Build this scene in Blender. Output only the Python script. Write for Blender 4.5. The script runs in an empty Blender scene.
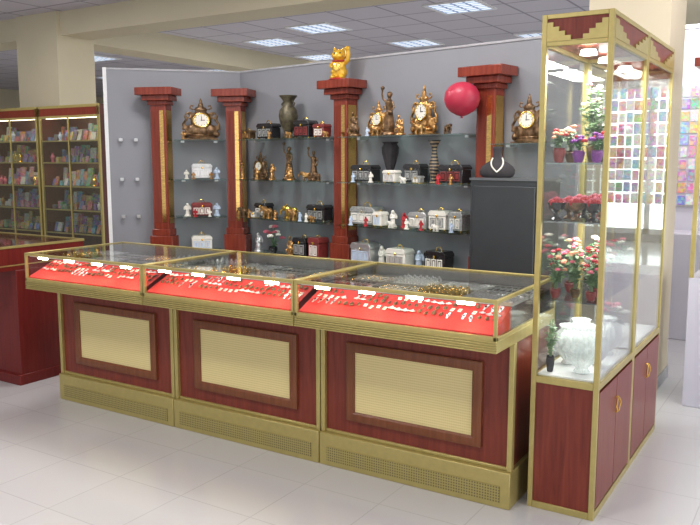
import bpy, bmesh, math, random
from mathutils import Vector, Matrix, Euler
random.seed(7)
S=bpy.context.scene
COL=S.collection
pi=math.pi
# ---------------------------------------------------------------- materials
def newmat(name):
    m=bpy.data.materials.new(name); m.use_nodes=True
    nt=m.node_tree; b=nt.nodes['Principled BSDF']
    return m,nt,b
def mat(name,col,rough=.5,metal=0,var=.12,scale=20,bump=0,bscale=80,coat=0,emit=None,es=0,stretch=None,alpha=1):
    m,nt,b=newmat(name); N=nt.nodes; L=nt.links
    tc=N.new('ShaderNodeTexCoord'); mp=N.new('ShaderNodeMapping')
    if stretch: mp.inputs['Scale'].default_value=stretch
    L.new(tc.outputs['Object'],mp.inputs['Vector'])
    n=N.new('ShaderNodeTexNoise'); n.inputs['Scale'].default_value=scale; n.inputs['Detail'].default_value=4
    L.new(mp.outputs[0],n.inputs['Vector'])
    r=N.new('ShaderNodeValToRGB')
    r.color_ramp.elements[0].position=.3; r.color_ramp.elements[1].position=.7
    r.color_ramp.elements[0].color=tuple(c*(1-var) for c in col[:3])+(1,)
    r.color_ramp.elements[1].color=tuple(min(1,c*(1+var)) for c in col[:3])+(1,)
    L.new(n.outputs['Fac'],r.inputs['Fac']); L.new(r.outputs[0],b.inputs['Base Color'])
    b.inputs['Roughness'].default_value=rough; b.inputs['Metallic'].default_value=metal
    b.inputs['Coat Weight'].default_value=coat; b.inputs['Alpha'].default_value=alpha
    if bump:
        n2=N.new('ShaderNodeTexNoise'); n2.inputs['Scale'].default_value=bscale
        L.new(tc.outputs['Object'],n2.inputs['Vector'])
        bp=N.new('ShaderNodeBump'); bp.inputs['Strength'].default_value=bump; bp.inputs['Distance'].default_value=.01
        L.new(n2.outputs['Fac'],bp.inputs['Height']); L.new(bp.outputs[0],b.inputs['Normal'])
    if emit:
        b.inputs['Emission Color'].default_value=tuple(emit)+(1,); b.inputs['Emission Strength'].default_value=es
    return m
def glassmat(name,tint=(.95,.98,.97),refl=.04,rough=.02,fk=.8,pwr=5):
    m=bpy.data.materials.new(name); m.use_nodes=True; nt=m.node_tree; N=nt.nodes; L=nt.links
    N.remove(N['Principled BSDF']); out=N['Material Output']
    t=N.new('ShaderNodeBsdfTransparent'); t.inputs[0].default_value=tuple(tint)+(1,)
    g=N.new('ShaderNodeBsdfGlossy'); g.inputs['Roughness'].default_value=rough
    f=N.new('ShaderNodeLayerWeight'); f.inputs['Blend'].default_value=.5
    pw=N.new('ShaderNodeMath'); pw.operation='POWER'; pw.inputs[1].default_value=pwr; L.new(f.outputs['Facing'],pw.inputs[0])
    ml=N.new('ShaderNodeMath'); ml.operation='MULTIPLY_ADD'; ml.inputs[1].default_value=fk; ml.inputs[2].default_value=refl
    L.new(pw.outputs[0],ml.inputs[0])
    mx=N.new('ShaderNodeMixShader'); L.new(ml.outputs[0],mx.inputs[0]); L.new(t.outputs[0],mx.inputs[1]); L.new(g.outputs[0],mx.inputs[2])
    L.new(mx.outputs[0],out.inputs[0]); return m
def tilemat(name,col,line,size,lw,rough,offx=0,offy=0,var=.04,coat=0):
    m,nt,b=newmat(name); N=nt.nodes; L=nt.links
    tc=N.new('ShaderNodeTexCoord'); mp=N.new('ShaderNodeMapping'); L.new(tc.outputs['Object'],mp.inputs[0])
    mp.inputs['Location'].default_value=(offx,offy,0)
    br=N.new('ShaderNodeTexBrick'); br.offset=0; br.squash=1
    br.inputs['Scale'].default_value=1; br.inputs['Brick Width'].default_value=size; br.inputs['Row Height'].default_value=size
    br.inputs['Mortar Size'].default_value=lw; br.inputs['Mortar Smooth'].default_value=.3
    br.inputs['Color1'].default_value=tuple(c*(1-var) for c in col)+(1,); br.inputs['Color2'].default_value=tuple(min(1,c*(1+var)) for c in col)+(1,)
    br.inputs['Mortar'].default_value=tuple(line)+(1,)
    L.new(mp.outputs[0],br.inputs['Vector'])
    n=N.new('ShaderNodeTexNoise'); n.inputs['Scale'].default_value=1.3; L.new(tc.outputs['Object'],n.inputs['Vector'])
    mx=N.new('ShaderNodeMix'); mx.data_type='RGBA'; mx.blend_type='MULTIPLY'; mx.inputs[0].default_value=.15
    L.new(br.outputs['Color'],mx.inputs[6])
    r=N.new('ShaderNodeValToRGB'); L.new(n.outputs['Fac'],r.inputs[0]); r.color_ramp.elements[0].color=(.7,.7,.7,1)
    L.new(r.outputs[0],mx.inputs[7]); L.new(mx.outputs[2],b.inputs['Base Color'])
    b.inputs['Roughness'].default_value=rough; b.inputs['Coat Weight'].default_value=coat
    return m
def dotmat(name,col,dark,pitch,rad):
    m,nt,b=newmat(name); N=nt.nodes; L=nt.links
    tc=N.new('ShaderNodeTexCoord'); mp=N.new('ShaderNodeMapping'); L.new(tc.outputs['Object'],mp.inputs[0])
    mp.inputs['Scale'].default_value=(1/pitch,0,1/pitch)
    fr=N.new('ShaderNodeVectorMath'); fr.operation='FRACTION'; L.new(mp.outputs[0],fr.inputs[0])
    ds=N.new('ShaderNodeVectorMath'); ds.operation='DISTANCE'; ds.inputs[1].default_value=(.5,0,.5); L.new(fr.outputs[0],ds.inputs[0])
    lt=N.new('ShaderNodeMath'); lt.operation='LESS_THAN'; lt.inputs[1].default_value=rad; L.new(ds.outputs['Value'],lt.inputs[0])
    mx=N.new('ShaderNodeMix'); mx.data_type='RGBA'; L.new(lt.outputs[0],mx.inputs[0]); mx.inputs[6].default_value=tuple(col)+(1,); mx.inputs[7].default_value=tuple(dark)+(1,)
    L.new(mx.outputs[2],b.inputs['Base Color']); b.inputs['Roughness'].default_value=.4; b.inputs['Metallic'].default_value=.35
    return m
def woodmat(name,c1,c2,rough=.32,stretch=(18,18,1.2),coat=0):
    m,nt,b=newmat(name); N=nt.nodes; L=nt.links
    tc=N.new('ShaderNodeTexCoord'); mp=N.new('ShaderNodeMapping'); mp.inputs['Scale'].default_value=stretch; L.new(tc.outputs['Object'],mp.inputs[0])
    n=N.new('ShaderNodeTexNoise'); n.inputs['Scale'].default_value=3; n.inputs['Detail'].default_value=7; n.inputs['Distortion'].default_value=.6; L.new(mp.outputs[0],n.inputs[0])
    r=N.new('ShaderNodeValToRGB'); r.color_ramp.elements[0].position=.3; r.color_ramp.elements[1].position=.7
    r.color_ramp.elements[0].color=tuple(c1)+(1,); r.color_ramp.elements[1].color=tuple(c2)+(1,)
    L.new(n.outputs['Fac'],r.inputs[0]); L.new(r.outputs[0],b.inputs['Base Color']); b.inputs['Roughness'].default_value=rough
    b.inputs['Specular IOR Level'].default_value=.3; b.inputs['Coat Weight'].default_value=coat; b.inputs['Coat Roughness'].default_value=.1
    return m
WOOD=woodmat('mahogany',(.135,.022,.013),(.215,.042,.024))
WOODO=woodmat('brown_moulding',(.15,.048,.020),(.21,.072,.030))
WOODR=woodmat('cherry_red',(.17,.028,.016),(.26,.048,.026),.25,coat=.4)
WOODL=woodmat('deep_red_wood',(.12,.012,.010),(.17,.02,.016))
GOLD=mat('brushed_gold',(.45,.365,.13),.34,.45,.06,30)
GOLDB=mat('bright_gold',(.95,.62,.12),.22,.85,.08,30)
GMIR=mat('gold_mirror',(.80,.50,.16),.12,.95,.25,40,stretch=(1,1,6))
BRONZE=mat('antique_bronze',(.42,.23,.08),.30,.75,.6,40,.3,60)
DBRONZE=mat('dark_bronze',(.17,.10,.05),.36,.65,.6,35,.3,60)
CREAM=mat('ivory_ceramic',(.8,.77,.7),.3,0,.05,20)
WHITE=mat('white_paint',(.82,.82,.82),.45,0,.03,20)
BLACK=mat('black_lacquer',(.02,.018,.02),.25,0,.2,20,coat=.4)
RBOX=mat('oxblood_leather',(.20,.03,.028),.4,0,.2,30)
SILVER=mat('silver_metal',(.72,.72,.72),.28,.8,.1,40)
PEWTER=mat('pewter_inlay',(.42,.43,.42),.35,.5,.35,90)
BLUEW=mat('pale_blue_glaze',(.5,.6,.75),.3,0,.1,20)
PINK=mat('pink_petals',(.62,.14,.20),.55,0,.2,30)
REDP=mat('red_petals',(.40,.012,.022),.5,0,.3,30)
PURP=mat('purple_petals',(.18,.03,.24),.5,0,.3,30)
PEACH=mat('peach_petals',(.7,.32,.2),.5,0,.2,30)
LEAF=mat('leaf_green',(.05,.16,.04),.5,0,.4,30)
LEAF2=mat('dusty_leaf_green',(.15,.25,.12),.5,0,.3,30)
VELV=mat('red_velvet',(.52,.014,.009),.7,0,.15,40,.2,300)
DVELV=mat('dark_velvet',(.03,.026,.03),.8,0,.2,40)
GVELV=mat('grey_satin',(.36,.34,.32),.6,0,.1,40)
BVELV=mat('brown_cloth',(.07,.045,.038),.8,0,.2,40)
BALLOON=mat('raspberry_rubber',(.42,.022,.055),.42,0,.05,10)
STEEL=mat('charcoal_steel',(.045,.05,.055),.4,.3,.06,10)
STEELE=mat('steel_edge',(.16,.17,.18),.35,.5,.06,10)
GLASS=glassmat('clear_glass',(.98,.99,.985),.02)
GLASSD=glassmat('door_glass',(.97,.99,.98),.14,.01,1.0,4)
GLASST=glassmat('counter_top_glass',(.97,.985,.98),.07,.02,.62,4)
GSHELF=glassmat('green_edge_glass',(.78,.90,.86),.16,.05,.5)
CRYST=mat('cut_crystal',(.85,.92,.90),.06,0,.12,90,1,70,alpha=.5)
TUBE=mat('light_tube_glow',(1,1,1),.5,0,0,5,emit=(1,.74,.40),es=90)
def weave():
    m,nt,b=newmat('ribbed_cream_gold_panel'); N=nt.nodes; L=nt.links
    tc=N.new('ShaderNodeTexCoord')
    w=N.new('ShaderNodeTexWave'); w.inputs['Scale'].default_value=26; w.bands_direction='Z'; L.new(tc.outputs['Object'],w.inputs[0])
    w2=N.new('ShaderNodeTexWave'); w2.inputs['Scale'].default_value=30; w2.bands_direction='X'; L.new(tc.outputs['Object'],w2.inputs[0])
    ad=N.new('ShaderNodeMath'); ad.operation='MULTIPLY_ADD'; ad.inputs[1].default_value=.35; L.new(w2.outputs['Fac'],ad.inputs[0]); L.new(w.outputs['Fac'],ad.inputs[2])
    r=N.new('ShaderNodeValToRGB'); r.color_ramp.elements[0].color=(.62,.50,.21,1); r.color_ramp.elements[1].color=(.74,.62,.30,1)
    L.new(ad.outputs[0],r.inputs[0]); L.new(r.outputs[0],b.inputs['Base Color'])
    b.inputs['Roughness'].default_value=.42; b.inputs['Metallic'].default_value=.05
    return m
WEAVE=weave()
def lampm():
    m,nt,b=newmat('louvre_glow'); N=nt.nodes; L=nt.links
    tc=N.new('ShaderNodeTexCoord'); br=N.new('ShaderNodeTexBrick'); br.offset=0
    br.inputs['Scale'].default_value=1; br.inputs['Brick Width'].default_value=.135; br.inputs['Row Height'].default_value=.09; br.inputs['Mortar Size'].default_value=.016
    br.inputs['Color1'].default_value=(.85,.93,1,1); br.inputs['Color2'].default_value=(.75,.88,1,1); br.inputs['Mortar'].default_value=(.13,.18,.30,1)
    L.new(tc.outputs['Object'],br.inputs[0]); L.new(br.outputs[0],b.inputs['Emission Color']); b.inputs['Emission Strength'].default_value=1.15
    b.inputs['Base Color'].default_value=(.2,.22,.28,1)
    return m
LAMP=lampm()
PERF=dotmat('perforated_gold',(.40,.33,.115),(.15,.12,.045),.0125,.3)
FLOORM=tilemat('pale_floor_tile',(.555,.545,.545),(.46,.45,.45),.4,.003,.2,var=.02,coat=.3)
CEILM=tilemat('ceiling_tile',(.62,.60,.66),(.32,.30,.36),.6,.016,.8,var=.02)
PART=mat('grey_partition_laminate',(.255,.26,.285),.5,0,.03,3)
CREAMW=mat('cream_wall_paint',(.62,.56,.40),.8,0,.03,2)
PALEW=mat('pale_wall_paint',(.60,.59,.62),.8,0,.03,2)

# ---------------------------------------------------------------- mesh builder
class MB:
    def __init__(s): s.bm=bmesh.new()
    def box(s,c,d,rot=(0,0,0)):
        M=Matrix.Translation(c)@Euler(rot).to_matrix().to_4x4()@Matrix.Diagonal((d[0],d[1],d[2],1))
        bmesh.ops.create_cube(s.bm,size=1,matrix=M); return s
    def bx(s,x0,x1,y0,y1,z0,z1): return s.box(((x0+x1)/2,(y0+y1)/2,(z0+z1)/2),(x1-x0,y1-y0,z1-z0))
    def cyl(s,c,r1,r2,h,rot=(0,0,0),seg=20):
        M=Matrix.Translation(c)@Euler(rot).to_matrix().to_4x4()
        bmesh.ops.create_cone(s.bm,cap_ends=True,segments=seg,radius1=r1,radius2=r2,depth=h,matrix=M); return s
    def ell(s,c,r,rot=(0,0,0),u=14,v=9):
        if not hasattr(r,'__len__'): r=(r,r,r)
        M=Matrix.Translation(c)@Euler(rot).to_matrix().to_4x4()@Matrix.Diagonal((r[0],r[1],r[2],1))
        bmesh.ops.create_uvsphere(s.bm,u_segments=u,v_segments=v,radius=1,matrix=M); return s
    def lathe(s,prof,c=(0,0,0),seg=24,sq=1.0,lob=0,la=0):
        rings=[]
        for r,z in prof:
            rings.append([s.bm.verts.new((c[0]+r*(1+la*math.cos(lob*2*pi*i/seg))*math.cos(2*pi*i/seg),c[1]+sq*r*(1+la*math.cos(lob*2*pi*i/seg))*math.sin(2*pi*i/seg),c[2]+z)) for i in range(seg)])
        for a,b in zip(rings[:-1],rings[1:]):
            for i in range(seg):
                j=(i+1)%seg
                s.bm.faces.new((a[i],a[j],b[j],b[i]))
        s.bm.faces.new(rings[0][::-1]); s.bm.faces.new(rings[-1]); return s
    def prism(s,poly,a0,a1,axis='x'):
        def P(p,a): return (a,p[0],p[1]) if axis=='x' else ((p[0],a,p[1]) if axis=='y' else (p[0],p[1],a))
        A=[s.bm.verts.new(P(p,a0)) for p in poly]; B=[s.bm.verts.new(P(p,a1)) for p in poly]
        n=len(poly); s.bm.faces.new(A); s.bm.faces.new(B[::-1])
        for i in range(n): s.bm.faces.new((A[i],B[i],B[(i+1)%n],A[(i+1)%n]))
        return s
    def ring(s,x0,x1,z0,z1,f,y0,y1,bev=.008):
        rows=[]
        for (o,y) in ((0,y1),(0,y0+.004),(bev,y0),(f-bev,y0),(f,y0+.006),(f,y1)):
            rows.append([s.bm.verts.new(p) for p in ((x0+o,y,z0+o),(x1-o,y,z0+o),(x1-o,y,z1-o),(x0+o,y,z1-o))])
        for k in range(6):
            A=rows[k];B=rows[(k+1)%6]
            for i in range(4): s.bm.faces.new((A[i],A[(i+1)%4],B[(i+1)%4],B[i]))
        return s
    def tube(s,pts,r,seg=8,taper=1.0,close=False):
        pts=[Vector(p) for p in pts]; n=len(pts); rings=[]; up=None
        for i,p in enumerate(pts):
            if close: t=(pts[(i+1)%n]-pts[i-1])
            else: t=pts[min(i+1,n-1)]-pts[max(i-1,0)]
            t.normalize()
            if up is None: up=Vector((0,0,1)) if abs(t.z)<.9 else Vector((1,0,0))
            a=t.cross(up).normalized(); b=a.cross(t).normalized(); up=b
            rr=r*(1+(taper-1)*i/max(1,n-1))
            rings.append([s.bm.verts.new(p+a*rr*math.cos(2*pi*k/seg)+b*rr*math.sin(2*pi*k/seg)) for k in range(seg)])
        m=n if close else n-1
        for i in range(m):
            A=rings[i];B=rings[(i+1)%n]
            for k in range(seg): s.bm.faces.new((A[k],A[(k+1)%seg],B[(k+1)%seg],B[k]))
        if not close: s.bm.faces.new(rings[0][::-1]); s.bm.faces.new(rings[-1])
        return s
    def tor(s,c,R,r,rot=(0,0,0),seg=24,t=8,arc=None):
        M=Matrix.Translation(c)@Euler(rot).to_matrix().to_4x4()
        if arc is None: pts=[M@Vector((R*math.cos(2*pi*i/seg),R*math.sin(2*pi*i/seg),0)) for i in range(seg)]; return s.tube(pts,r,t,close=True)
        pts=[M@Vector((R*math.cos(arc[0]+(arc[1]-arc[0])*i/seg),R*math.sin(arc[0]+(arc[1]-arc[0])*i/seg),0)) for i in range(seg+1)]
        return s.tube(pts,r,t)
    def leaf(s,p,d,l,w):
        d=Vector(d).normalized(); sd=d.cross(Vector((0,0,1)))
        if sd.length<.05: sd=Vector((1,0,0))
        sd.normalize(); up=sd.cross(d); p=Vector(p)
        q=[p,p+d*l*.35+sd*w-up*w*.0,p+d*l*.75+sd*w*.6-up*l*.05,p+d*l-up*l*.15,p+d*l*.75-sd*w*.6-up*l*.05,p+d*l*.35-sd*w]
        m1=p+d*l*.4+up*w*.35
        V=[s.bm.verts.new(x) for x in q]; c=s.bm.verts.new(m1)
        for i in range(6): s.bm.faces.new((V[i],V[(i+1)%6],c))
        return s
    def obj(s,name,m,parent=None,loc=(0,0,0),bevel=0,remesh=0,sharp=35,label=None,kind=None,sub=0):
        bmesh.ops.recalc_face_normals(s.bm,faces=s.bm.faces)
        me=bpy.data.meshes.new(name); s.bm.to_mesh(me); s.bm.free()
        me.materials.append(m)
        me.polygons.foreach_set('use_smooth',[True]*len(me.polygons))
        me.set_sharp_from_angle(angle=math.radians(sharp))
        o=bpy.data.objects.new(name,me); COL.objects.link(o); o.location=loc
        if parent: o.parent=parent
        if bevel:
            b=o.modifiers.new('bevel','BEVEL'); b.width=bevel; b.segments=2; b.limit_method='ANGLE'
        if remesh:
            r=o.modifiers.new('remesh','REMESH'); r.mode='VOXEL'; r.voxel_size=remesh; r.use_smooth_shade=True
            c=o.modifiers.new('smooth','SMOOTH'); c.factor=.5; c.iterations=2
        if label: o['label']=label
        if kind: o['kind']=kind
        return o
def thing(name,label,cat,loc,rotz=0,group=None):
    e=bpy.data.objects.new(name,None); COL.objects.link(e); e.location=loc; e.rotation_euler=(0,0,rotz); e.empty_display_size=.05
    e['label']=label; e['category']=cat
    if group: e['group']=group
    return e
def dup(root,loc,rotz=None,scale=None,label=None,group=None):
    r=root.copy(); COL.objects.link(r); r.location=loc
    if rotz is not None: r.rotation_euler=(0,0,rotz)
    if scale: r.scale=(scale,)*3 if not hasattr(scale,'__len__') else scale
    if label: r['label']=label
    if group: r['group']=group
    for ch in root.children:
        c=ch.copy(); COL.objects.link(c); c.parent=r
        for g in ch.children:
            d=g.copy(); COL.objects.link(d); d.parent=c
    return r
def struct(o): o['kind']='structure'; return o

# wall frames: main partition and its angled return
RZM=-.1718; OM=(-1.993,5.069); RZR=.8066; OR=(-5.131,4.998)
def wf(main,xp,d):
    rz,O=(RZM,OM) if main else (RZR,OR)
    c,s=math.cos(rz),math.sin(rz)
    return (O[0]+c*xp-s*d, O[1]+s*xp+c*d)
def place(x,y):
    d=y-5.0
    if x>-2.0: xp,sc,mn=(x+1.985)*1.02,1.0,True
    elif x>-3.11: xp,sc,mn=(x+1.985)*1.178,1.04,True
    elif x>-4.17: xp,sc,mn=-1.325+(x+3.11)*1.19,1.08,True
    else: xp,sc,mn=(x+5.06)*.70,.97,False
    X,Y=wf(mn,xp,d)
    return X,Y,(RZM if mn else RZR),sc

# ---------------------------------------------------------------- room
CZ=3.1; PH=2.285
struct(MB().bx(-16,5,-4,15,-.1,0).obj('floor',FLOORM))
struct(MB().bx(-16,5,-4,15,CZ,CZ+.1).obj('ceiling',CEILM))
struct(MB().bx(-16,5,15,15.15,0,CZ).obj('wall_back',PALEW))
struct(MB().bx(-16.15,-16,-4,15,0,CZ).obj('wall_left',CREAMW))
CAP=mat('partition_cap',(.40,.40,.42),.4)
def wobj(mb,name,m,main):
    o=mb.obj(name,m); O=OM if main else OR; o.location=(O[0],O[1],0); o.rotation_euler=(0,0,RZM if main else RZR); return struct(o)
wobj(MB().bx(-2.672,.60,0,.06,0,PH),'wall_partition',PART,True)
wobj(MB().bx(-.43,.731,0,.06,0,PH),'wall_partition_return',PART,False)
wobj(MB().bx(-.46,-.43,-.02,.07,0,PH+.015),'trim_1',WHITE,False)
wobj(MB().bx(-2.672,.60,-.008,.065,PH,PH+.015),'trim_5',CAP,True)
wobj(MB().bx(-.43,.731,-.008,.065,PH,PH+.015),'trim_6',CAP,False)
struct(MB().bx(-7.95,-7.25,5.6,6.1,0,CZ).obj('wall_column_left',CREAMW))
BEIGE=mat('beige_pillar_paint',(.64,.56,.41),.8,0,.03,2)
struct(MB().bx(-1.39,-.90,5.09,5.62,0,CZ).obj('wall_column_right',BEIGE))
struct(MB().bx(-16,5,5.65,6.05,2.85,CZ).obj('trim_2',CREAMW))
struct(MB().bx(-7.8,-7.35,6.05,15,2.83,CZ).obj('trim_3',CREAMW))
struct(MB().bx(-1.39,-.95,6.05,15,2.83,CZ).obj('trim_4',CREAMW))
struct(MB().bx(-1.40,-.89,5.08,5.63,0,.08).obj('baseboard_right',mat('grey_skirting',(.35,.35,.36),.5)))
GLARE=mat('daylight_pane',(.9,.95,1),.3,0,.02,1,emit=(.93,1,.96),es=3.0)  # glowing panes added to give the showcase door glass its white glare
for i,x0 in enumerate((-.4,1.4,3.2)):
    o=struct(MB().bx(x0,x0+1.7,14.96,15,.25,2.75).obj('window_%d'%(i+1),GLARE))
struct(MB().bx(-.5,-.4,14.9,15,.15,2.85).bx(1.3,1.4,14.9,15,.15,2.85).bx(3.1,3.2,14.9,15,.15,2.85).bx(4.9,5,14.9,15,.15,2.85).bx(-.4,4.9,14.9,15,2.75,2.85).bx(-.4,4.9,14.9,15,.15,.25).obj('trim_7',WHITE))  # white frame around the added glare panes

# ceiling lights
base=None
for (lx,ly) in [(-3.45,7.7),(-5.45,8.0),(-7.9,8.7),(-10.0,8.4),(-5.0,9.7),(-6.9,10.2),(-9.6,10.8),(-12,10.6),(-3.3,10.0),(-6.6,8.6),(-3.9,1.2),(-1.8,1.2),(-3.9,3.9),(-1.8,3.9)]:
    if base is None:
        base=thing('ceiling_light','square recessed fluorescent fixture with louvre grille in tiled ceiling','ceiling light',(lx,ly,CZ),group='recessed ceiling light fixtures')
        MB().bx(-.3,.3,-.3,-.27,-.015,0).bx(-.3,.3,.27,.3,-.015,0).bx(-.3,-.27,-.27,.27,-.015,0).bx(.27,.3,-.27,.27,-.015,0).obj('light_frame',WHITE,base)
        MB().bx(-.27,.27,-.27,.27,-.008,0).obj('louvre_panel',LAMP,base)
    else: dup(base,(lx,ly,CZ))

def area(name,loc,rot,sx,sy,p,col=(1,1,1)):
    l=bpy.data.lights.new(name,'AREA'); l.shape='RECTANGLE'; l.size=sx; l.size_y=sy; l.energy=p; l.color=col
    o=bpy.data.objects.new(name,l); COL.objects.link(o); o.location=loc; o.rotation_euler=rot; return o
for (lx,ly,p) in [(-3.9,1.2,32),(-1.8,1.2,36),(-3.9,3.9,34),(-2.2,3.9,30),(-5.4,8,60),(-3.3,8,45),(-9,8.3,80),(-7.6,10.8,60),(-6.6,3.9,34),(-.2,4.4,24)]:
    area('ceiling_lamp',(lx,ly,CZ-.03),(0,0,0),.55,.55,p,(1,.97,.94))
area('window_daylight',(3.6,3.0,1.7),(0,math.radians(90),0),2.6,7,170,(.97,.98,1))
area('shopfront_daylight',(-2,-3.5,1.7),(math.radians(90),0,0),7,2.6,55,(1,.98,.97))

# ---------------------------------------------------------------- display counters
W=.99; PZ=.893
def counter(loc):
    t=thing('display_counter','mahogany jewellery counter with gold trim and lit glass top case','display counter',loc,group='row of jewellery counters')
    MB().bx(0,W,.20,.76,0,.165).obj('base_plinth',GOLD,t,bevel=.004)
    MB().bx(.045,W-.045,.196,.20,.025,.100).obj('perforated_grille',PERF,t)
    MB().bx(.02,W-.02,.235,.755,.165,.735).obj('cabinet_body',WOOD,t)
    for x in (0,W-.024):
        MB().bx(x,x+.024,.215,.245,.165,.735).obj('edge_trim',GOLD,t,bevel=.003)
        MB().bx(x,x+.024,.735,.76,.165,.735).obj('edge_trim',GOLD,t,bevel=.003)
    MB().bx(.024,W-.024,.225,.24,.165,.18).obj('edge_trim',GOLD,t,bevel=.003)
    x0,x1,z0,z1=.146,W-.146,.246,.634; f=.046
    MB().ring(x0,x1,z0,z1,f,.216,.236).obj('frame_moulding',WOODO,t)
    MB().bx(x0+f-.002,x1-f+.002,.228,.236,z0+f-.002,z1-f+.002).obj('ribbed_panel',WEAVE,t)
    m=MB().bx(0,W,.004,.76,.735,.785)
    for k in range(5): m.bx(0,W,-.003,.006,.737+k*.0105,.743+k*.0105)
    m.bx(0,W,0,.02,.785,.803)
    m.obj('case_fascia',GOLD,t,bevel=.0015)
    r=.015
    m=MB()
    for (x,y) in ((0,0),(W-r,0),(0,.76-r),(W-r,.76-r)): m.bx(x,x+r,y,y+r,.785,.942)
    m.bx(0,W,0,r,.938,.953).bx(0,W,.76-r,.76,.938,.953).bx(0,r,r,.76-r,.938,.953).bx(W-r,W,r,.76-r,.938,.953)
    m.bx(0,r,0,.76,.785,.80).bx(W-r,W,0,.76,.785,.80)
    m.obj('case_frame',GOLD,t,bevel=.002)
    MB().bx(r,W-r,.005,.009,.80,.938).obj('front_glass',GLASS,t)
    MB().bx(r,W-r,r,.76-r,.946,.950).obj('top_glass',GLASST,t)
    for x in (.004,W-.008): MB().bx(x,x+.004,r,.76-r,.80,.938).obj('side_glass',GLASS,t)
    MB().bx(r,W-r,.738,.744,.80,.938).obj('back_panel',GVELV,t)
    MB().prism([(.012,.786),(.012,.81),(.20,PZ),(.20,.786)],r+.002,W-r-.002).obj('velvet_slope',VELV,t)
    MB().bx(r+.002,W-r-.002,.201,.737,.786,PZ).obj('velvet_platform',BVELV,t)
    for k in range(4): MB().cyl((.14+k*.235,.026,.925),.006,.006,.075,(0,pi/2,0),10).obj('light_tube',TUBE,t)
    MB().bx(.03,W-.03,.017,.034,.932,.938).obj('light_batten',WHITE,t)
    return t
CX=[-4.07,-3.075,-2.08]; CY=2.84
c0=counter((CX[0],CY,0))
for x in CX[1:]: dup(c0,(x,CY,0))
def tray(mt,lab):
    t=thing('jewellery_tray',lab,'jewellery tray',(0,0,0),group='jewellery trays in the counter cases')
    MB().bx(-.114,.114,-.098,.098,0,.006).obj('tray_pad',mt,t)
    MB().bx(-.118,.118,-.102,-.097,0,.014).bx(-.118,.118,.097,.102,0,.014).bx(-.118,-.113,-.097,.097,0,.014).bx(.113,.118,-.097,.097,0,.014).obj('tray_rim',GVELV,t)
    return t
trk=[tray(DVELV,'black velvet jewellery tray with grey rim'),tray(CREAM,'cream jewellery tray with grey rim'),tray(VELV,'red velvet jewellery tray with grey rim'),tray(BVELV,'brown cloth jewellery tray with grey rim')]
first=[True]*4
class Kind:
    def __init__(s,o,lab,cat,grp): s.o=o; o['label']=lab; o['category']=cat; o['group']=grp; s.used=False
    def put(s,p,rot=(0,0,0),sc=1):
        if not s.used: o=s.o; s.used=True
        else:
            o=s.o.copy(); COL.objects.link(o)
            for ch in s.o.children:
                c=ch.copy(); COL.objects.link(c); c.parent=o
        o.location=p; o.rotation_euler=rot; o.scale=(sc,)*3
        return o
ringS=Kind(MB().tor((0,0,.011),.011,.003,(pi/2,0,0),14,6).ell((0,0,.0245),.006,u=8,v=6).obj('ring',SILVER),'small silver ring with a round stone standing in a tray','ring','silver rings in the counter trays')
ringG=Kind(MB().tor((0,0,.011),.011,.003,(pi/2,0,0),14,6).ell((0,0,.0245),.006,u=8,v=6).obj('ring',GOLDB),'small gold ring with a round setting standing in a tray','ring','gold rings in the counter trays')
def brac():
    b=MB()
    for k in range(14):
        a=k*2*pi/14; b.ell((.022*math.cos(a),.019*math.sin(a),.004),.0045,u=7,v=5)
    return b.obj('bracelet',SILVER)
brK=Kind(brac(),'beaded silver bracelet lying in a jewellery tray','bracelet','bracelets in the counter trays')
wt=MB().bx(-.006,.006,-.034,-.012,0,.003).bx(-.006,.006,.012,.034,0,.003).cyl((0,0,.004),.013,.013,.007,seg=16).obj('wristwatch',SILVER)
MB().cyl((0,0,.0082),.0105,.0105,.001,seg=16).obj('watch_dial',BLACK,wt)
wtK=Kind(wt,'silver wristwatch with dark dial lying flat','wristwatch','wristwatches in the counter cases')
pdo=MB().box((0,0,.001),(.026,.036,.002)).obj('pendant_card',WHITE)
MB().ell((0,-.006,.004),(.006,.006,.003),u=8,v=6).tor((0,.006,.003),.006,.001,seg=10,t=5).obj('pendant',GOLDB,pdo)
pdK=Kind(pdo,'small white card carrying a gold pendant','pendant card','pendant cards in the counter cases')
brooch=Kind(MB().ell((0,0,.004),(.011,.009,.004),u=10,v=6).ell((.012,0,.003),(.005,.005,.003),u=7,v=5).ell((-.012,0,.003),(.005,.005,.003),u=7,v=5).ell((0,.010,.003),(.004,.005,.003),u=7,v=5).obj('brooch',SILVER),'small silver brooch pinned on red velvet','brooch','brooches on the velvet slope')
darkb=Kind(MB().ell((0,0,.004),(.010,.012,.005),u=10,v=6).tor((0,.013,.003),.005,.0015,seg=10,t=5).obj('earring',DBRONZE),'small dark stone earring on red velvet','earring','earrings on the velvet slope')
rj=random.Random(9)
RISE=PZ-.81
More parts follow.
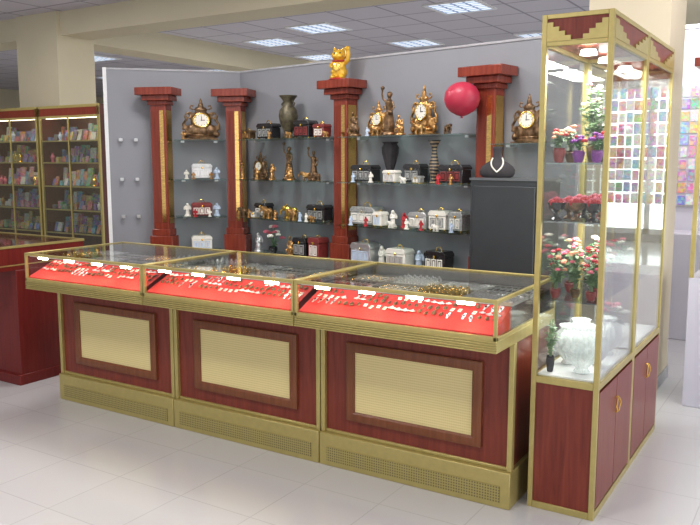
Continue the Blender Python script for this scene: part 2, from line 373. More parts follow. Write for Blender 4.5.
for ci,x in enumerate(CX):
    for j in range(8):
        k=[0,3,0,1,3,0,2,3][(j+ci*3)%8]
        tx=x+.13+(j%4)*.243; ty=CY+.310+(j//4)*.212; loc=(tx,ty,PZ+.001)
        if first[k]: trk[k].location=loc; first[k]=False
        else: dup(trk[k],loc)
        q=(j+ci*3+j//4)%4; z=PZ+.0072
        if q==0:
            for a in range(6):
                for b in range(4): (ringS if (ci+j)%2 else ringG).put((tx-.085+a*.034,ty-.065+b*.044,z),(0,0,rj.uniform(-.3,.3)),1.05)
        elif q==1:
            for a in range(4):
                for b in range(4): brK.put((tx-.080+a*.0535,ty-.068+b*.0455,z),(0,0,rj.uniform(-.5,.5)),.98)
        elif q==2:
            for a in range(7):
                for b in range(2): wtK.put((tx-.090+a*.030,ty-.045+b*.09,z),(0,0,rj.uniform(-.08,.08)),1.08)
        else:
            for a in range(6):
                for b in range(4): pdK.put((tx-.088+a*.0352,ty-.068+b*.045,z),(0,0,rj.uniform(-.1,.1)),rj.uniform(.85,1.05))
    sl=math.atan(RISE/.188)
    for a in range(27):
        for row,yy in enumerate((.098,.135,.172)):
            if rj.random()<.08: continue
            K=[brooch,darkb,wtK,darkb,pdK][(a//4+row*2+ci)%5]
            if K is wtK and row==1: K=darkb
            yj=yy+rj.uniform(-.006,.006)
            K.put((x+.05+a*.0343,CY+yj,.81+(yj-.012)*RISE/.188+.0014),(sl,0,rj.uniform(-.3,.3)),.62 if K in (wtK,pdK) else rj.uniform(.8,1.15))

# neighbouring counter
t=thing('wooden_counter','dark red mahogany counter with thin gold trim and flat glass top','display counter',(-5.75,2.88,0))
MB().bx(0,1.21,.22,.78,0,.78).obj('cabinet_body',WOODL,t,bevel=.003)
MB().bx(-.01,1.22,.20,.79,0,.07).obj('plinth',WOODL,t,bevel=.004)
MB().bx(0,1.207,.002,.778,.81,.818).obj('edge_trim',GOLD,t)
MB().bx(0,1.205,.005,.775,.818,.928).bx(0,1.205,.005,.775,.78,.81).obj('case_body',WOODL,t)
MB().bx(0,1.21,0,.012,.928,.944).bx(0,1.21,.768,.78,.928,.944).bx(0,.012,.012,.768,.928,.944).bx(1.198,1.21,.012,.768,.928,.944).obj('case_frame',GOLD,t)
MB().bx(.012,1.198,.012,.768,.935,.94).obj('top_glass',GLASST,t)

# ---------------------------------------------------------------- towers
SPOT=mat('spot_glow',(1,1,1),.5,emit=(1,.97,.9),es=12)
def tower(loc):
    t=thing('showcase_tower','tall mahogany and gold glass showcase with carved wooden crown','showcase',loc,group='tall glass showcases')
    w,d,h=.285,.655,2.08; g=.022
    MB().bx(g,w-g,.006,d-.006,.03,.56).obj('cabinet_body',WOOD,t)
    m=MB()
    for x in (0,w-g):
        for y in (0,d-g): m.bx(x,x+g,y,y+g,0,h)
    for z in (0,.56,1.955,h-.018):
        zz=z+(.03 if z in (0,.56) else .018)
        m.bx(g,w-g,0,g,z,zz).bx(g,w-g,d-g,d,z,zz).bx(0,g,g,d-g,z,zz).bx(w-g,w,g,d-g,z,zz)
    m.obj('gold_frame',GOLD,t,bevel=.002)
    MB().bx(.006,w-.006,.006,d-.006,1.973,2.062).obj('crown',WOOD,t)
    m=MB(); n=10
    for k in range(n):
        hh=max(0,.018*(abs(k-(n-1)/2)-.5))+.003
        a=g+(w-2*g)*k/n; b=g+(w-2*g)*(k+1)/n
        m.bx(a,b,-.001,.008,1.973,1.973+hh)
        a=g+(d-2*g)*k/n; b=g+(d-2*g)*(k+1)/n
        m.bx(w-.008,w+.001,a,b,1.973,1.973+hh)
    m.obj('stepped_ornament',GOLD,t)
    MB().bx(g,w-g,g,d-g,.588,.596).obj('case_floor',WHITE,t)
    MB().bx(g,w-g,.006,.010,.59,1.955).obj('end_glass',GLASS,t)
    MB().bx(.006,.010,g,d-g,.59,1.955).obj('rear_glass',GLASS,t)
    MB().bx(g,w-g,d-.012,d-.006,.59,1.955).obj('partition_glass',GLASS,t)
    MB().bx(w-.010,w-.006,g,d-g,.59,1.955).obj('glass_door',GLASSD,t)
    for k in range(2):
        y0=g if k==0 else d/2+.002; y1=d/2-.002 if k==0 else d-g
        dd=MB().bx(w-.008,w+.001,y0+.002,y1,.045,.548).obj('cabinet_door',WOOD,t)
        yc=d/2-.010 if k==0 else d/2+.010
        sg=1 if k==0 else -1
        MB().tube([(w+.001,yc,.385),(w+.010,yc,.388),(w+.012,yc-sg*.030,.42),(w+.010,yc,.452),(w+.001,yc,.455)],.0032).obj('door_handle',GOLDB,dd)
    for z in (.92,1.25,1.49):
        MB().bx(.014,w-.026,g,d-g,z-.006,z).obj('glass_shelf',GSHELF,t)
    for y in (.18,.47): MB().cyl((w/2,y,1.945),.035,.03,.02).obj('spotlight',SPOT,t)
    return t
TX,TY=-1.042,3.13
tw=tower((TX,TY,0)); dup(tw,(TX,TY+.66,0))
for yy in (.3,.96):
    area('showcase_lamp',(TX+.14,TY+yy,1.93),(0,0,0),.15,.5,14,(1,.97,.90))
    area('showcase_lamp',(TX+.14,TY+yy,1.24),(0,0,0),.12,.5,4,(1,.97,.90))
    area('showcase_lamp',(TX+.14,TY+yy,.905),(0,0,0),.12,.5,2.5,(1,.97,.92))

# ---------------------------------------------------------------- far right showcase
t=thing('white_showcase','white based glass showcase with red mahogany crown','showcase',(-.70,4.98,0))
MB().bx(0,1.1,0,.45,0,.80).obj('white_base',mat('lavender_white',(.56,.54,.62),.3,0,.03,3),t,bevel=.004)
MB().bx(0,1.1,-.02,.47,1.98,2.06).bx(-.03,1.13,-.05,.5,2.04,2.09).obj('crown',WOODR,t,bevel=.003)
for (x,y) in ((0,0),(1.075,0),(0,.425),(1.075,.425)): MB().bx(x,x+.025,y,y+.025,.80,1.98).obj('corner_post',GOLD,t)
MB().bx(.03,1.07,.005,.01,.80,1.98).obj('front_glass',GLASS,t)

# ---------------------------------------------------------------- bouquets
def rose(m,parent,p,r,name='rose'):
    b=MB().ell((0,0,0),(r*.5,r*.5,r*.6),u=8,v=6)
    for k in range(5):
        a=k*2*pi/5; b.ell((math.cos(a)*r*.5,math.sin(a)*r*.5,-r*.05),(r*.5,r*.28,r*.55),(0,-.35,a),u=8,v=6)
    for k in range(5):
        a=(k+.5)*2*pi/5; b.ell((math.cos(a)*r*.8,math.sin(a)*r*.8,-r*.2),(r*.5,r*.22,r*.45),(0,-.9,a),u=8,v=6)
    return b.obj(name,m,parent,loc=p)
def bouquet(name,label,cat,loc,h,r,potm,flm,nf,nl,lm=LEAF,potr=.04,poth=.06,seed=1,group=None,fr=.018):
    rd=random.Random(seed)
    t=thing(name,label,cat,loc,group=group)
    MB().lathe([(potr*.6,0),(potr*.7,.004),(potr*.95,poth*.5),(potr*1.0,poth*.8),(potr*.85,poth*.92),(potr*.95,poth),(potr*.8,poth),(potr*.7,poth*.9)]).obj('pot',potm,t)
    st=MB(); lf=MB(); tips=[]
    for k in range(max(nf,8)):
        a=k*2.4+rd.random(); rr=r*math.sqrt((k+.5)/max(nf,8)); zt=h-.5*(h-poth)*(rr/r)**2-rd.random()*h*.12
        tip=Vector((rr*math.cos(a),rr*math.sin(a),zt)); tips.append(tip)
        p0=Vector((rd.uniform(-1,1)*potr*.3,rd.uniform(-1,1)*potr*.3,poth*.85))
        mid=(p0+tip)/2+Vector((-tip.x*.15,-tip.y*.15,.01))
        st.tube([p0,mid,tip],.0018,5)
        for q in range(nl//max(nf,8)):
            f=rd.uniform(.25,1); pp=p0.lerp(tip,f); aa=rd.random()*2*pi
            lf.leaf(pp,(math.cos(aa),math.sin(aa),rd.uniform(-.3,.6)),rd.uniform(.03,.05)*min(1,r/.055),.010)
    st.obj('stems',lm,t); lf.obj('leaves',lm,t)
    for k in range(nf):
        rose(flm[k%len(flm)],t,tips[k]+Vector((0,0,.006)),fr*rd.uniform(.8,1.15),'flower')
    return t
PEB=mat('frosted_pebble',(.78,.86,.83),.15,0,.2,60)
def crystal(loc,s,lab):
    t=thing('crystal_vase',lab,'vase',loc)
    MB().lathe([(.03*s,0),(.045*s,.006),(.03*s,.03*s),(.055*s,.06*s),(.088*s,.11*s),(.098*s,.16*s),(.086*s,.21*s),(.05*s,.245*s),(.065*s,.27*s),(.06*s,.27*s),(.045*s,.25*s)],lob=16,la=.05,seg=64).obj('vase_body',CRYST,t)
    b=MB(); rd=random.Random(3)
    for k in range(80):
        a=rd.random()*2*pi; z=rd.uniform(.07,.21)*s; rr=rd.uniform(.02,.065)*s
        b.ell((rr*math.cos(a),rr*math.sin(a),z),.012*s,u=7,v=5)
    b.obj('glass_pebbles',PEB,t)['kind']='stuff'
    return t
crystal((TX+.183,TY+.115,.597),.78,'large round cut crystal vase filled with glass pebbles')
crystal((TX+.09,TY+.235,.597),.66,'smaller cut crystal vase filled with glass pebbles')
crystal((TX+.205,TY+.275,.597),.50,'little cut crystal vase beside the glass door')
crystal((TX+.10,TY+.39,.597),.66,'cut crystal vase behind the smaller vases')
crystal((TX+.195,TY+.50,.597),.66,'cut crystal vase near the case divider')
bouquet('potted_plant','bushy artificial greenery in a small grey pot','plant',(TX+.060,TY+.070,.597),.26,.026,DVELV,[LEAF2],0,90,LEAF2,.018,.07,5)
G='artificial flower arrangements in the glass showcase'
bouquet('flower_arrangement','leafy artificial plant with red and pink blossoms','flower arrangement',(TX+.070,TY+.075,.921),.22,.036,RBOX,[REDP,PINK,PEACH],9,110,LEAF2,.022,.04,11,G,.011)
bouquet('flower_arrangement','small arrangement of peach and pink blossoms','flower arrangement',(TX+.142,TY+.115,.921),.25,.034,DBRONZE,[PEACH,PINK],9,110,LEAF2,.022,.04,41,G,.011)
bouquet('flower_arrangement','green artificial plant with red blossoms in a dark pot','flower arrangement',(TX+.218,TY+.080,.921),.20,.034,RBOX,[REDP,PINK],9,110,LEAF2,.022,.04,12,G,.011)
bouquet('flower_arrangement','leafy pink and red flower arrangement in a small pot','flower arrangement',(TX+.215,TY+.19,.921),.24,.036,RBOX,[PINK,REDP],9,110,LEAF,.022,.04,42,G,.011)
bouquet('flower_arrangement','leafy pink and peach flower arrangement in a small pot','flower arrangement',(TX+.09,TY+.24,.921),.26,.05,RBOX,[PINK,PEACH],8,90,LEAF2,.03,.05,13,G,.013)
bouquet('flower_arrangement','pale leafy arrangement with red blossoms beside the door','flower arrangement',(TX+.195,TY+.33,.921),.25,.05,RBOX,[REDP,CREAM],8,90,LEAF,.03,.05,43,G,.013)
bouquet('flower_arrangement','leafy arrangement with red blossoms in a dark pot','flower arrangement',(TX+.14,TY+.49,.921),.24,.06,RBOX,[REDP,CREAM],8,90,LEAF,.033,.05,25,G,.014)
def trinket(x,y,z,m,lab,s=1.0):
    t=thing('trinket_bowl',lab,'ornament',(TX+x,TY+y,z),group='small footed bowls in the glass showcase'); t.scale=(s,s,s*1.5)
    MB().lathe([(.024,0),(.026,.004),(.010,.012),(.010,.022),(.034,.036),(.042,.055),(.038,.056),(.028,.042)],lob=8,la=.05,seg=32).obj('bowl',m,t)
    for k in range(9):
        a=k*2.4; rr=.030*math.sqrt(k/9); rose(REDP if k%4 else PINK,t,(rr*math.cos(a),rr*math.sin(a),.066-.35*rr),.015,'flower')
    return t
for (x,y,m) in ((.065,.065,BLACK),(.142,.085,DBRONZE),(.220,.065,BLACK),(.09,.16,DBRONZE),(.20,.165,RBOX),(.13,.25,BLACK),(.215,.27,DBRONZE),(.08,.35,RBOX),(.19,.38,BLACK),(.12,.46,DBRONZE),(.21,.49,BLACK),(.13,.57,RBOX)):
    trinket(x,y,1.2512,m,'small dark footed bowl with red roses on glass shelf',.9)
bouquet('flower_arrangement','peach and red roses in a dark pot','flower arrangement',(TX+.065,TY+.075,1.491),.14,.032,RBOX,[PEACH,REDP],7,40,LEAF2,.025,.06,17,G,.012)
bouquet('flower_arrangement','purple roses in a small purple bowl','flower arrangement',(TX+.142,TY+.09,1.491),.11,.030,PURP,[PURP,REDP],7,30,LEAF,.025,.05,18,G,.012)
bouquet('flower_arrangement','purple and red roses in a small purple bowl','flower arrangement',(TX+.218,TY+.085,1.491),.12,.028,PURP,[PURP],7,30,LEAF,.024,.05,19,G,.012)
bouquet('flower_arrangement','small red rose cluster in a dark bowl','flower arrangement',(TX+.215,TY+.18,1.491),.13,.032,BLACK,[REDP],7,40,LEAF,.025,.05,44,G,.012)
bouquet('flower_arrangement','leafy peach rose cluster in a dark bowl','flower arrangement',(TX+.085,TY+.175,1.491),.16,.034,DBRONZE,[PEACH,CREAM],7,60,LEAF2,.025,.05,45,G,.012)
bouquet('flower_arrangement','tall trailing ivy stems with pale flowers in a vase','flower arrangement',(TX+.14,TY+.33,1.491),.36,.075,DBRONZE,[CREAM,PINK],6,200,LEAF2,.030,.08,20,G,.011)
for (sz,y,s) in ((.597,.85,23),(.921,.9,21),(1.251,.88,22),(1.491,.92,24)):
    bouquet('flower_arrangement','mixed pink flower arrangement in a dark pot in the further showcase','flower arrangement',(TX+.14,TY+y,sz),.2,.07,RBOX,[PINK,REDP,CREAM],8,50,LEAF,.04,.06,s,G,.016)

# ---------------------------------------------------------------- wall pilasters and shelves
def pil(loc,rz):
    t=thing('wooden_pilaster','tall glossy mahogany pilaster with gold strips against grey partition','pilaster',loc,rz,group='mahogany pilasters along the partition')
    MB().bx(-.07,.07,-.06,.065,.88,1.99).obj('shaft',WOODR,t,bevel=.004)
    MB().bx(-.052,.000,-.0625,-.059,.96,1.93).obj('raised_panel',WOOD,t)
    MB().bx(.014,.050,-.0625,-.059,.96,1.93).obj('gold_strip',GMIR,t)
    MB().bx(.0695,.074,-.045,.05,.95,1.93).obj('mirror_strip',GMIR,t)
    MB().bx(-.09,.09,-.08,.065,1.975,2.01).bx(-.125,.125,-.115,.065,2.01,2.055).bx(-.17,.17,-.15,.065,2.055,2.12).obj('capital',WOODR,t,bevel=.005)
    MB().bx(-.105,.105,-.075,.065,0,.84).bx(-.085,.085,-.07,.065,.84,.90).obj('pedestal',WOODR,t,bevel=.005)
    return t
pa=wf(False,.02,-.14)
PP=[(pa[0],pa[1],.35),(-4.56,5.375,.317),wf(True,-1.325,-.07)+(RZM,),wf(True,0,-.07)+(RZM,)]
p0=None
for (x,y,rz) in PP:
    if p0 is None: p0=pil((x,y,0),rz)
    else: dup(p0,(x,y,0),rz)
SZ=[1.68,1.335,1.005]
def shelf(main,xa,xb,z,ya=-.27,yb=-.003,lab='clear glass shelf with metal clips fixed to grey partition'):
    X,Y=wf(main,0,0)
    t=thing('glass_shelf',lab,'shelf',(X,Y,z),RZM if main else RZR,group='glass shelves on the partition')
    MB().bx(xa,xb,ya,yb,-.008,0).obj('shelf_pane',GSHELF,t)
    for x in (xa+.06,xb-.09): MB().bx(x,x+.03,-.10,-.001,-.022,-.008).obj('shelf_clip',SILVER,t)
for z in SZ+[.70]:
    e_=.045 if z<.8 else 0
    shelf(False,.125+e_,.565-e_,z,-.26)
    shelf(True,-2.44+e_*1.6,-1.415-e_,z)
    shelf(True,-1.235+e_,-.09-e_,z)
shelf(True,.085,.56,1.61,-.21)
for z in SZ:
    for xp in (-.33,-.20):
        X,Y=wf(False,xp,0)
        o=MB().bx(-.015,.015,-.05,0,-.012,.012).cyl((0,-.05,0),.014,.014,.02,(pi/2,0,0)).obj('shelf_clip',SILVER,loc=(X,Y,z)); o.rotation_euler=(0,0,RZR)
        o['label']='small metal shelf clip on bare grey partition'; o['category']='shelf clip'; o['group']='empty shelf clips'

# ---------------------------------------------------------------- ornaments
def root(name,lab,cat,x,y,z,rz,s=1):
    X,Y,r,sc=place(x,y)
    t=thing(name,lab,cat,(X,Y,z),r+rz)
    sv=s if hasattr(s,'__len__') else (s,s,s)
    t.scale=tuple(k*sc for k in sv); return t
foot_me=MB().ell((0,0,.006),(.009,.009,.006),u=8,v=6).obj('foot',GOLDB); FM=foot_me.data; bpy.data.objects.remove(foot_me)
def jbox(x,z,w,h,d,bm,fm,lab,y=4.85,rz=0,handle=True):
    t=root('jewellery_box',lab,'jewellery box',x,y,z,rz)
    MB().bx(-w/2,w/2,-d/2,d/2,.008,h*.66).obj('box_body',bm,t,bevel=.004)
    MB().prism([(-w/2-.004,h*.67),(-w/2-.004,h*.78),(-w*.42,h*.9),(w*.42,h*.9),(w/2+.004,h*.78),(w/2+.004,h*.67)],-d/2-.004,d/2+.004,'y').obj('box_lid',bm,t,bevel=.003)
    n=3 if w>.14 else 2
    for k in range(n):
        a=-w/2+.012+(w-.024)*k/n; b=a+(w-.024)/n-.006
        MB().ring(a,b,h*.14,h*.58,.009,-d/2-.004,-d/2+.001,.002).bx(a+.014,b-.014,-d/2-.003,-d/2+.001,h*.14+.014,h*.58-.014).obj('front_panel',fm,t)
    for sx in (-1,1):
        for sy in (-1,1):
            o=bpy.data.objects.new('foot',FM); COL.objects.link(o); o.parent=t; o.location=(sx*(w/2-.012),sy*(d/2-.012),0)
    MB().ell((0,-d/2-.006,h*.66),(.008,.004,.010),u=8,v=6).obj('clasp',GOLDB,t)
    if handle: MB().tor((0,0,h*.9),w*.14,.003,(pi/2,0,0),12,6,arc=(0,pi)).obj('handle',GOLDB,t)
    return t
def spiral(c,R,turns,sgn,n=26,y=0):
    return [(c[0]+sgn*(R*(1-.8*i/n))*math.cos(turns*2*pi*i/n),y,c[1]+(R*(1-.8*i/n))*math.sin(turns*2*pi*i/n)) for i in range(n+1)]
def clock(x,z,s,m,lab,y=4.85,rz=0):
    t=root('mantel_clock',lab,'clock',x,y,z,rz,s)
    MB().lathe([(.11,0),(.12,.008),(.12,.02),(.10,.03),(.09,.035),(.10,.045),(.095,.05)],sq=.5).bx(-.13,.13,-.045,.045,0,.014).obj('clock_base',m,t)
    b=MB().ell((0,0,.175),(.085,.035,.09)).ell((0,0,.08),(.06,.03,.05)).ell((-.075,0,.09),(.04,.025,.05)).ell((.075,0,.09),(.04,.025,.05)).ell((0,0,.27),(.05,.025,.03))
    for sg in (-1,1):
        b.tube(spiral((sg*.105,.09),.038,1.4,sg),.011,8,.6)
        b.tube(spiral((sg*.095,.215),.035,1.3,-sg),.010,8,.6)
        b.tube([(sg*.13,0,.09),(sg*.14,0,.14),(sg*.115,0,.18),(sg*.125,0,.215)],.012,8)
        b.tube([(sg*.06,0,.27),(sg*.085,0,.285),(sg*.075,0,.31),(sg*.055,0,.30)],.008,8)
        b.ell((sg*.12,0,.05),(.025,.025,.03))
    b.ell((0,0,.31),(.022,.018,.03)).ell((0,0,.345),(.014,.012,.016)).ell((.0,0,.365),(.006,.006,.012))
    b.obj('scrolled_case',m,t,remesh=.0055)
    MB().cyl((0,-.036,.175),.058,.058,.012,(pi/2,0,0),32).obj('dial',CREAM,t)
    MB().tor((0,-.041,.175),.06,.006,(pi/2,0,0),32,8).obj('bezel',GOLDB,t)
    h=MB().box((.0,-.0435,.192),(.004,.002,.036)).box((.014,-.0435,.175),(.028,.002,.005)).cyl((0,-.044,.175),.005,.005,.003,(pi/2,0,0),10)
    for k in range(12):
        a=k*pi/6; h.box((.047*math.sin(a),-.0425,.175+.047*math.cos(a)),(.003,.001,.010),(0,a,0))
    h.obj('clock_hands',BLACK,t)
    return t
def statue(x,z,H,m,lab,y=4.85,rz=0,kind=0):
    t=root('statuette',lab,'statuette',x,y,z,rz,H/.30)
    MB().lathe([(.05,0),(.055,.006),(.05,.018),(.04,.022),(.042,.032),(.038,.036)]).obj('statuette_base',m,t)
    b=MB()
    if kind==0:
        b.lathe([(.036,.03),(.034,.06),(.026,.12),(.020,.155),(.024,.185),(.028,.205),(.012,.222)],lob=6,la=.08)
        b.ell((0,-.002,.245),(.014,.016,.019)).ell((0,.004,.252),(.017,.017,.018)).cyl((0,0,.225),.008,.008,.02)
        b.tube([(-.024,0,.205),(-.045,-.008,.225),(-.05,-.012,.26),(-.045,-.012,.285)],.0085,8,.7)
        b.tube([(.024,0,.205),(.042,-.005,.17),(.030,-.028,.145)],.0085,8,.7)
        b.ell((-.045,-.012,.292),(.014,.012,.014)).ell((.03,-.028,.14),(.018,.012,.012))
    elif kind==1:
        b.ell((-.018,0,.07),(.032,.03,.045)).ell((-.018,0,.13),(.02,.016,.042)).ell((-.018,-.004,.19),(.014,.015,.019))
        b.ell((.024,-.004,.06),(.026,.026,.035)).ell((.026,-.004,.105),(.016,.014,.032)).ell((.027,-.006,.152),(.012,.013,.016))
        b.tube([(-.034,0,.155),(-.052,-.01,.12),(-.035,-.03,.10)],.008,8,.7).tube([(0,0,.155),(.012,-.02,.125),(.025,-.025,.11)],.008,8,.7)
        b.tube([(-.03,-.02,.07),(-.035,-.045,.06),(-.035,-.045,.03)],.011,8,.8).tube([(.03,-.02,.06),(.032,-.04,.05),(.032,-.042,.03)],.010,8,.8)
    else:
        b.lathe([(.030,.03),(.032,.06),(.022,.12),(.02,.15),(.010,.165)],lob=5,la=.08)
        b.ell((0,-.003,.19),(.022,.022,.025))
        for sg in (-1,1):
            b.ell((sg*.035,.012,.14),(.025,.007,.045),(0,sg*-.5,0)); b.tube([(sg*.02,0,.145),(sg*.03,-.015,.115),(sg*.008,-.03,.11)],.008,8,.8)
        b.ell((0,-.03,.11),(.012,.010,.012))
    b.obj('figure',m,t,remesh=.0048)
    return t
def beast(x,z,s,m,lab,y=4.85,rz=0,trunk=True):
    t=root('animal_figurine',lab,'figurine',x,y,z,rz,s)
    b=MB().ell((0,0,.055),(.045,.026,.030)).ell((.025,0,.062),(.022,.022,.026)).ell((-.055,0,.078),(.022,.020,.022)).ell((-.028,0,.07),(.026,.02,.024))
    for sx in (-.028,.028):
        for sy in (-.014,.014): b.cyl((sx,sy,.022),.011,.009,.044,seg=10)
    if trunk: b.tube([(-.072,0,.075),(-.088,0,.055),(-.092,0,.035),(-.102,0,.03)],.008,8,.6)
    else: b.ell((-.075,0,.072),(.012,.010,.009))
    for sy in (-1,1): b.ell((-.048,sy*.022,.085),(.014,.005,.016),(0,.3,0))
    b.tube([(.045,0,.065),(.06,0,.055),(.062,0,.035)],.004,6)
    b.obj('body',m,t,remesh=.004)
    return t
def vase(x,z,prof,m,lab,y=4.85,handles=None,neck=None,lob=0):
    t=root('vase',lab,'vase',x,y,z,0)
    MB().lathe(prof,seg=36,lob=lob,la=.05 if lob else 0).obj('vase_body',m,t,sharp=50)
    if handles:
        r,za,zb=handles
        MB().tube([(-r*.6,0,za),(-r*1.2,0,(za+zb)/2+.02),(-r*.55,0,zb)],.006).obj('handle',m,t)
        MB().tube([(r*.6,0,za),(r*1.2,0,(za+zb)/2+.02),(r*.55,0,zb)],.006).obj('handle',m,t)
    return t
e=.001
s1,s2,s3=[z+e for z in SZ]
# top shelf
clock(-4.54,s1,(1.15,1,1.0),DBRONZE,'wide ornate dark bronze scroll mantel clock with round white dial',y=4.87)
statue(-4.77,s1,.11,BRONZE,'small bronze cherub beside ornate clock',kind=2,y=4.78)
jbox(-3.79,s1,.17,.135,.10,BLACK,PEWTER,'black jewellery box with pewter front panels')
jbox(-3.95,s1,.09,.08,.07,DBRONZE,BRONZE,'tiny bronze trinket box beside black box',y=4.79)
vase(-3.585,s1,[(.045,0),(.05,.008),(.03,.03),(.035,.05),(.062,.11),(.075,.17),(.065,.22),(.04,.25),(.038,.28),(.065,.315),(.07,.325),(.055,.322),(.03,.28)],mat('bronzed_vase',(.10,.085,.05),.4,.4,.5,30,.3,50),'tall dark bronze urn vase with flared rim',handles=(.06,.2,.29))
jbox(-3.415,s1,.16,.145,.10,BLACK,RBOX,'black jewellery box with dark red panels and handle')
jbox(-3.26,s1,.11,.11,.08,RBOX,CREAM,'small dark red jewellery box')
statue(-2.92,s1,.26,DBRONZE,'dark bronze seated couple statuette',kind=1,y=4.79)
clock(-2.81,s1,.70,BRONZE,'small bronze clock with white dial',y=4.92)
beast(-2.74,s1,.80,BRONZE,'small bronze animal figurine on the top shelf',y=4.79)
statue(-2.64,s1,.34,DBRONZE,'tall dark bronze robed statuette with one arm raised',y=4.80)
clock(-2.45,s1,(.78,.9,.92),BRONZE,'tall bronze figural clock with round white dial',y=4.92)
statue(-2.54,s1,.20,BRONZE,'bronze seated couple in front of tall clock',kind=1,y=4.78)
beast(-2.39,s1,.80,BRONZE,'bronze animal figurine beside tall clock',y=4.78)
beast(-2.24,s1,.7,DBRONZE,'dark bronze animal figurine near balloon',y=4.86,rz=2.6)
clock(-1.68,1.611,.85,DBRONZE,'bronze mantel clock on the short glass shelf',y=4.90)
# middle shelf
CH=statue(-4.74,s2,.12,CREAM,'small white cherub figurine with wings',kind=2)
jbox(-4.55,s2,.18,.155,.11,SILVER,WHITE,'silver jewellery box with white front panels')
CHB=statue(-4.36,s2,.15,BLUEW,'small pale blue cherub figurine',kind=2)
clock(-3.94,s2,.60,DBRONZE,'small dark bronze clock with scrolls',y=4.91)
statue(-4.03,s2,.15,BRONZE,'small bronze robed figure beside dark clock',y=4.79)
CHZ=statue(-3.86,s2,.13,BRONZE,'small bronze cherub in front of the dark clock',y=4.78,kind=2)
statue(-3.76,s2,.18,BRONZE,'small bronze cherub statuette between figures',kind=2)
statue(-3.61,s2,.29,DBRONZE,'dark bronze robed statuette holding up a ball',kind=0,y=4.88)
statue(-3.52,s2,.18,BRONZE,'small bronze seated couple statuette',kind=1,y=4.79)
BZ=beast(-3.43,s2,.7,BRONZE,'small bronze animal figurine between statuettes',y=4.87,rz=.5)
statue(-3.34,s2,.25,DBRONZE,'bronze robed figure statuette with bowed arm',kind=0,rz=.5)
beast(-3.25,s2,.65,DBRONZE,'small dark animal figurine on the middle shelf',y=4.78)
jbox(-2.87,s2,.19,.14,.11,BLACK,PEWTER,'black jewellery box with pewter inlay')
vase(-2.685,s2,[(.035,0),(.04,.006),(.015,.03),(.018,.06),(.04,.14),(.058,.21),(.06,.25),(.045,.275),(.06,.29),(.052,.288),(.035,.27)],DVELV,'slim black goblet vase with fluted body',lob=8,y=4.88)
jbox(-2.61,s2,.11,.10,.07,CREAM,SILVER,'small cream trinket box without handle',y=4.79,handle=False)
jbox(-2.475,s2,.14,.15,.10,BLACK,PEWTER,'black trinket box with pewter panels',y=4.87)
TB=jbox(-2.395,s2,.07,.06,.05,PEWTER,CREAM,'tiny pewter trinket box in front',y=4.77,handle=False)
def stripe():
    m,nt,b=newmat('patterned_glaze'); N=nt.nodes; L=nt.links
    tc=N.new('ShaderNodeTexCoord'); w=N.new('ShaderNodeTexWave'); w.bands_direction='Z'; w.inputs['Scale'].default_value=14; w.inputs['Distortion'].default_value=2
    L.new(tc.outputs['Object'],w.inputs[0]); r=N.new('ShaderNodeValToRGB'); r.color_ramp.interpolation='CONSTANT'
    r.color_ramp.elements[0].color=(.03,.03,.035,1); r.color_ramp.elements[1].color=(.30,.22,.14,1); r.color_ramp.elements[1].position=.6
    L.new(w.outputs['Fac'],r.inputs[0]); L.new(r.outputs[0],b.inputs['Base Color']); b.inputs['Roughness'].default_value=.25
    return m
vase(-2.325,s2,[(.03,0),(.034,.006),(.018,.02),(.03,.07),(.034,.13),(.022,.19),(.016,.22),(.02,.25),(.038,.285),(.046,.295),(.038,.29),(.015,.25)],stripe(),'tall slender dark vase with banded pattern and flared rim')
jbox(-2.175,s2,.19,.145,.11,BLACK,RBOX,'black jewellery box with dark red front panels')
# lower shelf
statue(-4.74,s3,.17,CREAM,'white cherub figurine with folded hands',kind=2)
jbox(-4.56,s3,.18,.14,.11,RBOX,CREAM,'oxblood jewellery box with cream panels')
statue(-4.37,s3,.17,BLUEW,'pale blue and white cherub figurine',kind=2)
beast(-4.02,s3,.8,DBRONZE,'small dark elephant figurine on glass',y=4.78)
jbox(-3.88,s3,.13,.13,.09,BLACK,CREAM,'black trinket box with cream panels',y=4.88)
beast(-3.75,s3,1.0,BRONZE,'gilded elephant figurine with curled trunk',y=4.78)
statue(-3.68,s3,.16,BRONZE,'small bronze cherub behind elephants',kind=2,y=4.93)
beast(-3.58,s3,1.1,GOLDB,'larger gilded elephant figurine facing sideways',y=4.87,rz=.3)
beast(-3.49,s3,.9,BRONZE,'bronze elephant figurine beside black box',y=4.78,rz=-.2)
jbox(-3.31,s3,.18,.14,.10,BLACK,PEWTER,'black jewellery box with pale oval panels',y=4.88)
beast(-3.29,s3,.5,BRONZE,'tiny bronze animal figurine in front of box',y=4.77)
jbox(-2.87,s3,.23,.15,.12,PEWTER,CREAM,'silver jewellery box with embossed cream panels',y=4.87)
jbox(-2.72,s3,.08,.12,.08,CREAM,BLUEW,'small cream box with pale blue panels',y=4.82)
statue(-2.64,s3,.17,CREAM,'cream cherub figurine holding flowers',kind=2)
BC=beast(-2.60,s3,.5,CREAM,'tiny cream animal figurine in front',y=4.77)
CHR=statue(-2.55,s3,.15,REDP,'small red and gold cherub figurine',kind=2)
jbox(-2.43,s3,.15,.13,.10,SILVER,CREAM,'silver trinket box with arched lid',y=4.87)
jbox(-2.28,s3,.14,.15,.10,CREAM,PEWTER,'cream jewellery box with silver front',y=4.87)
jbox(-2.15,s3,.11,.15,.10,PEWTER,CREAM,'small pewter jewellery box with cream panels',y=4.87)
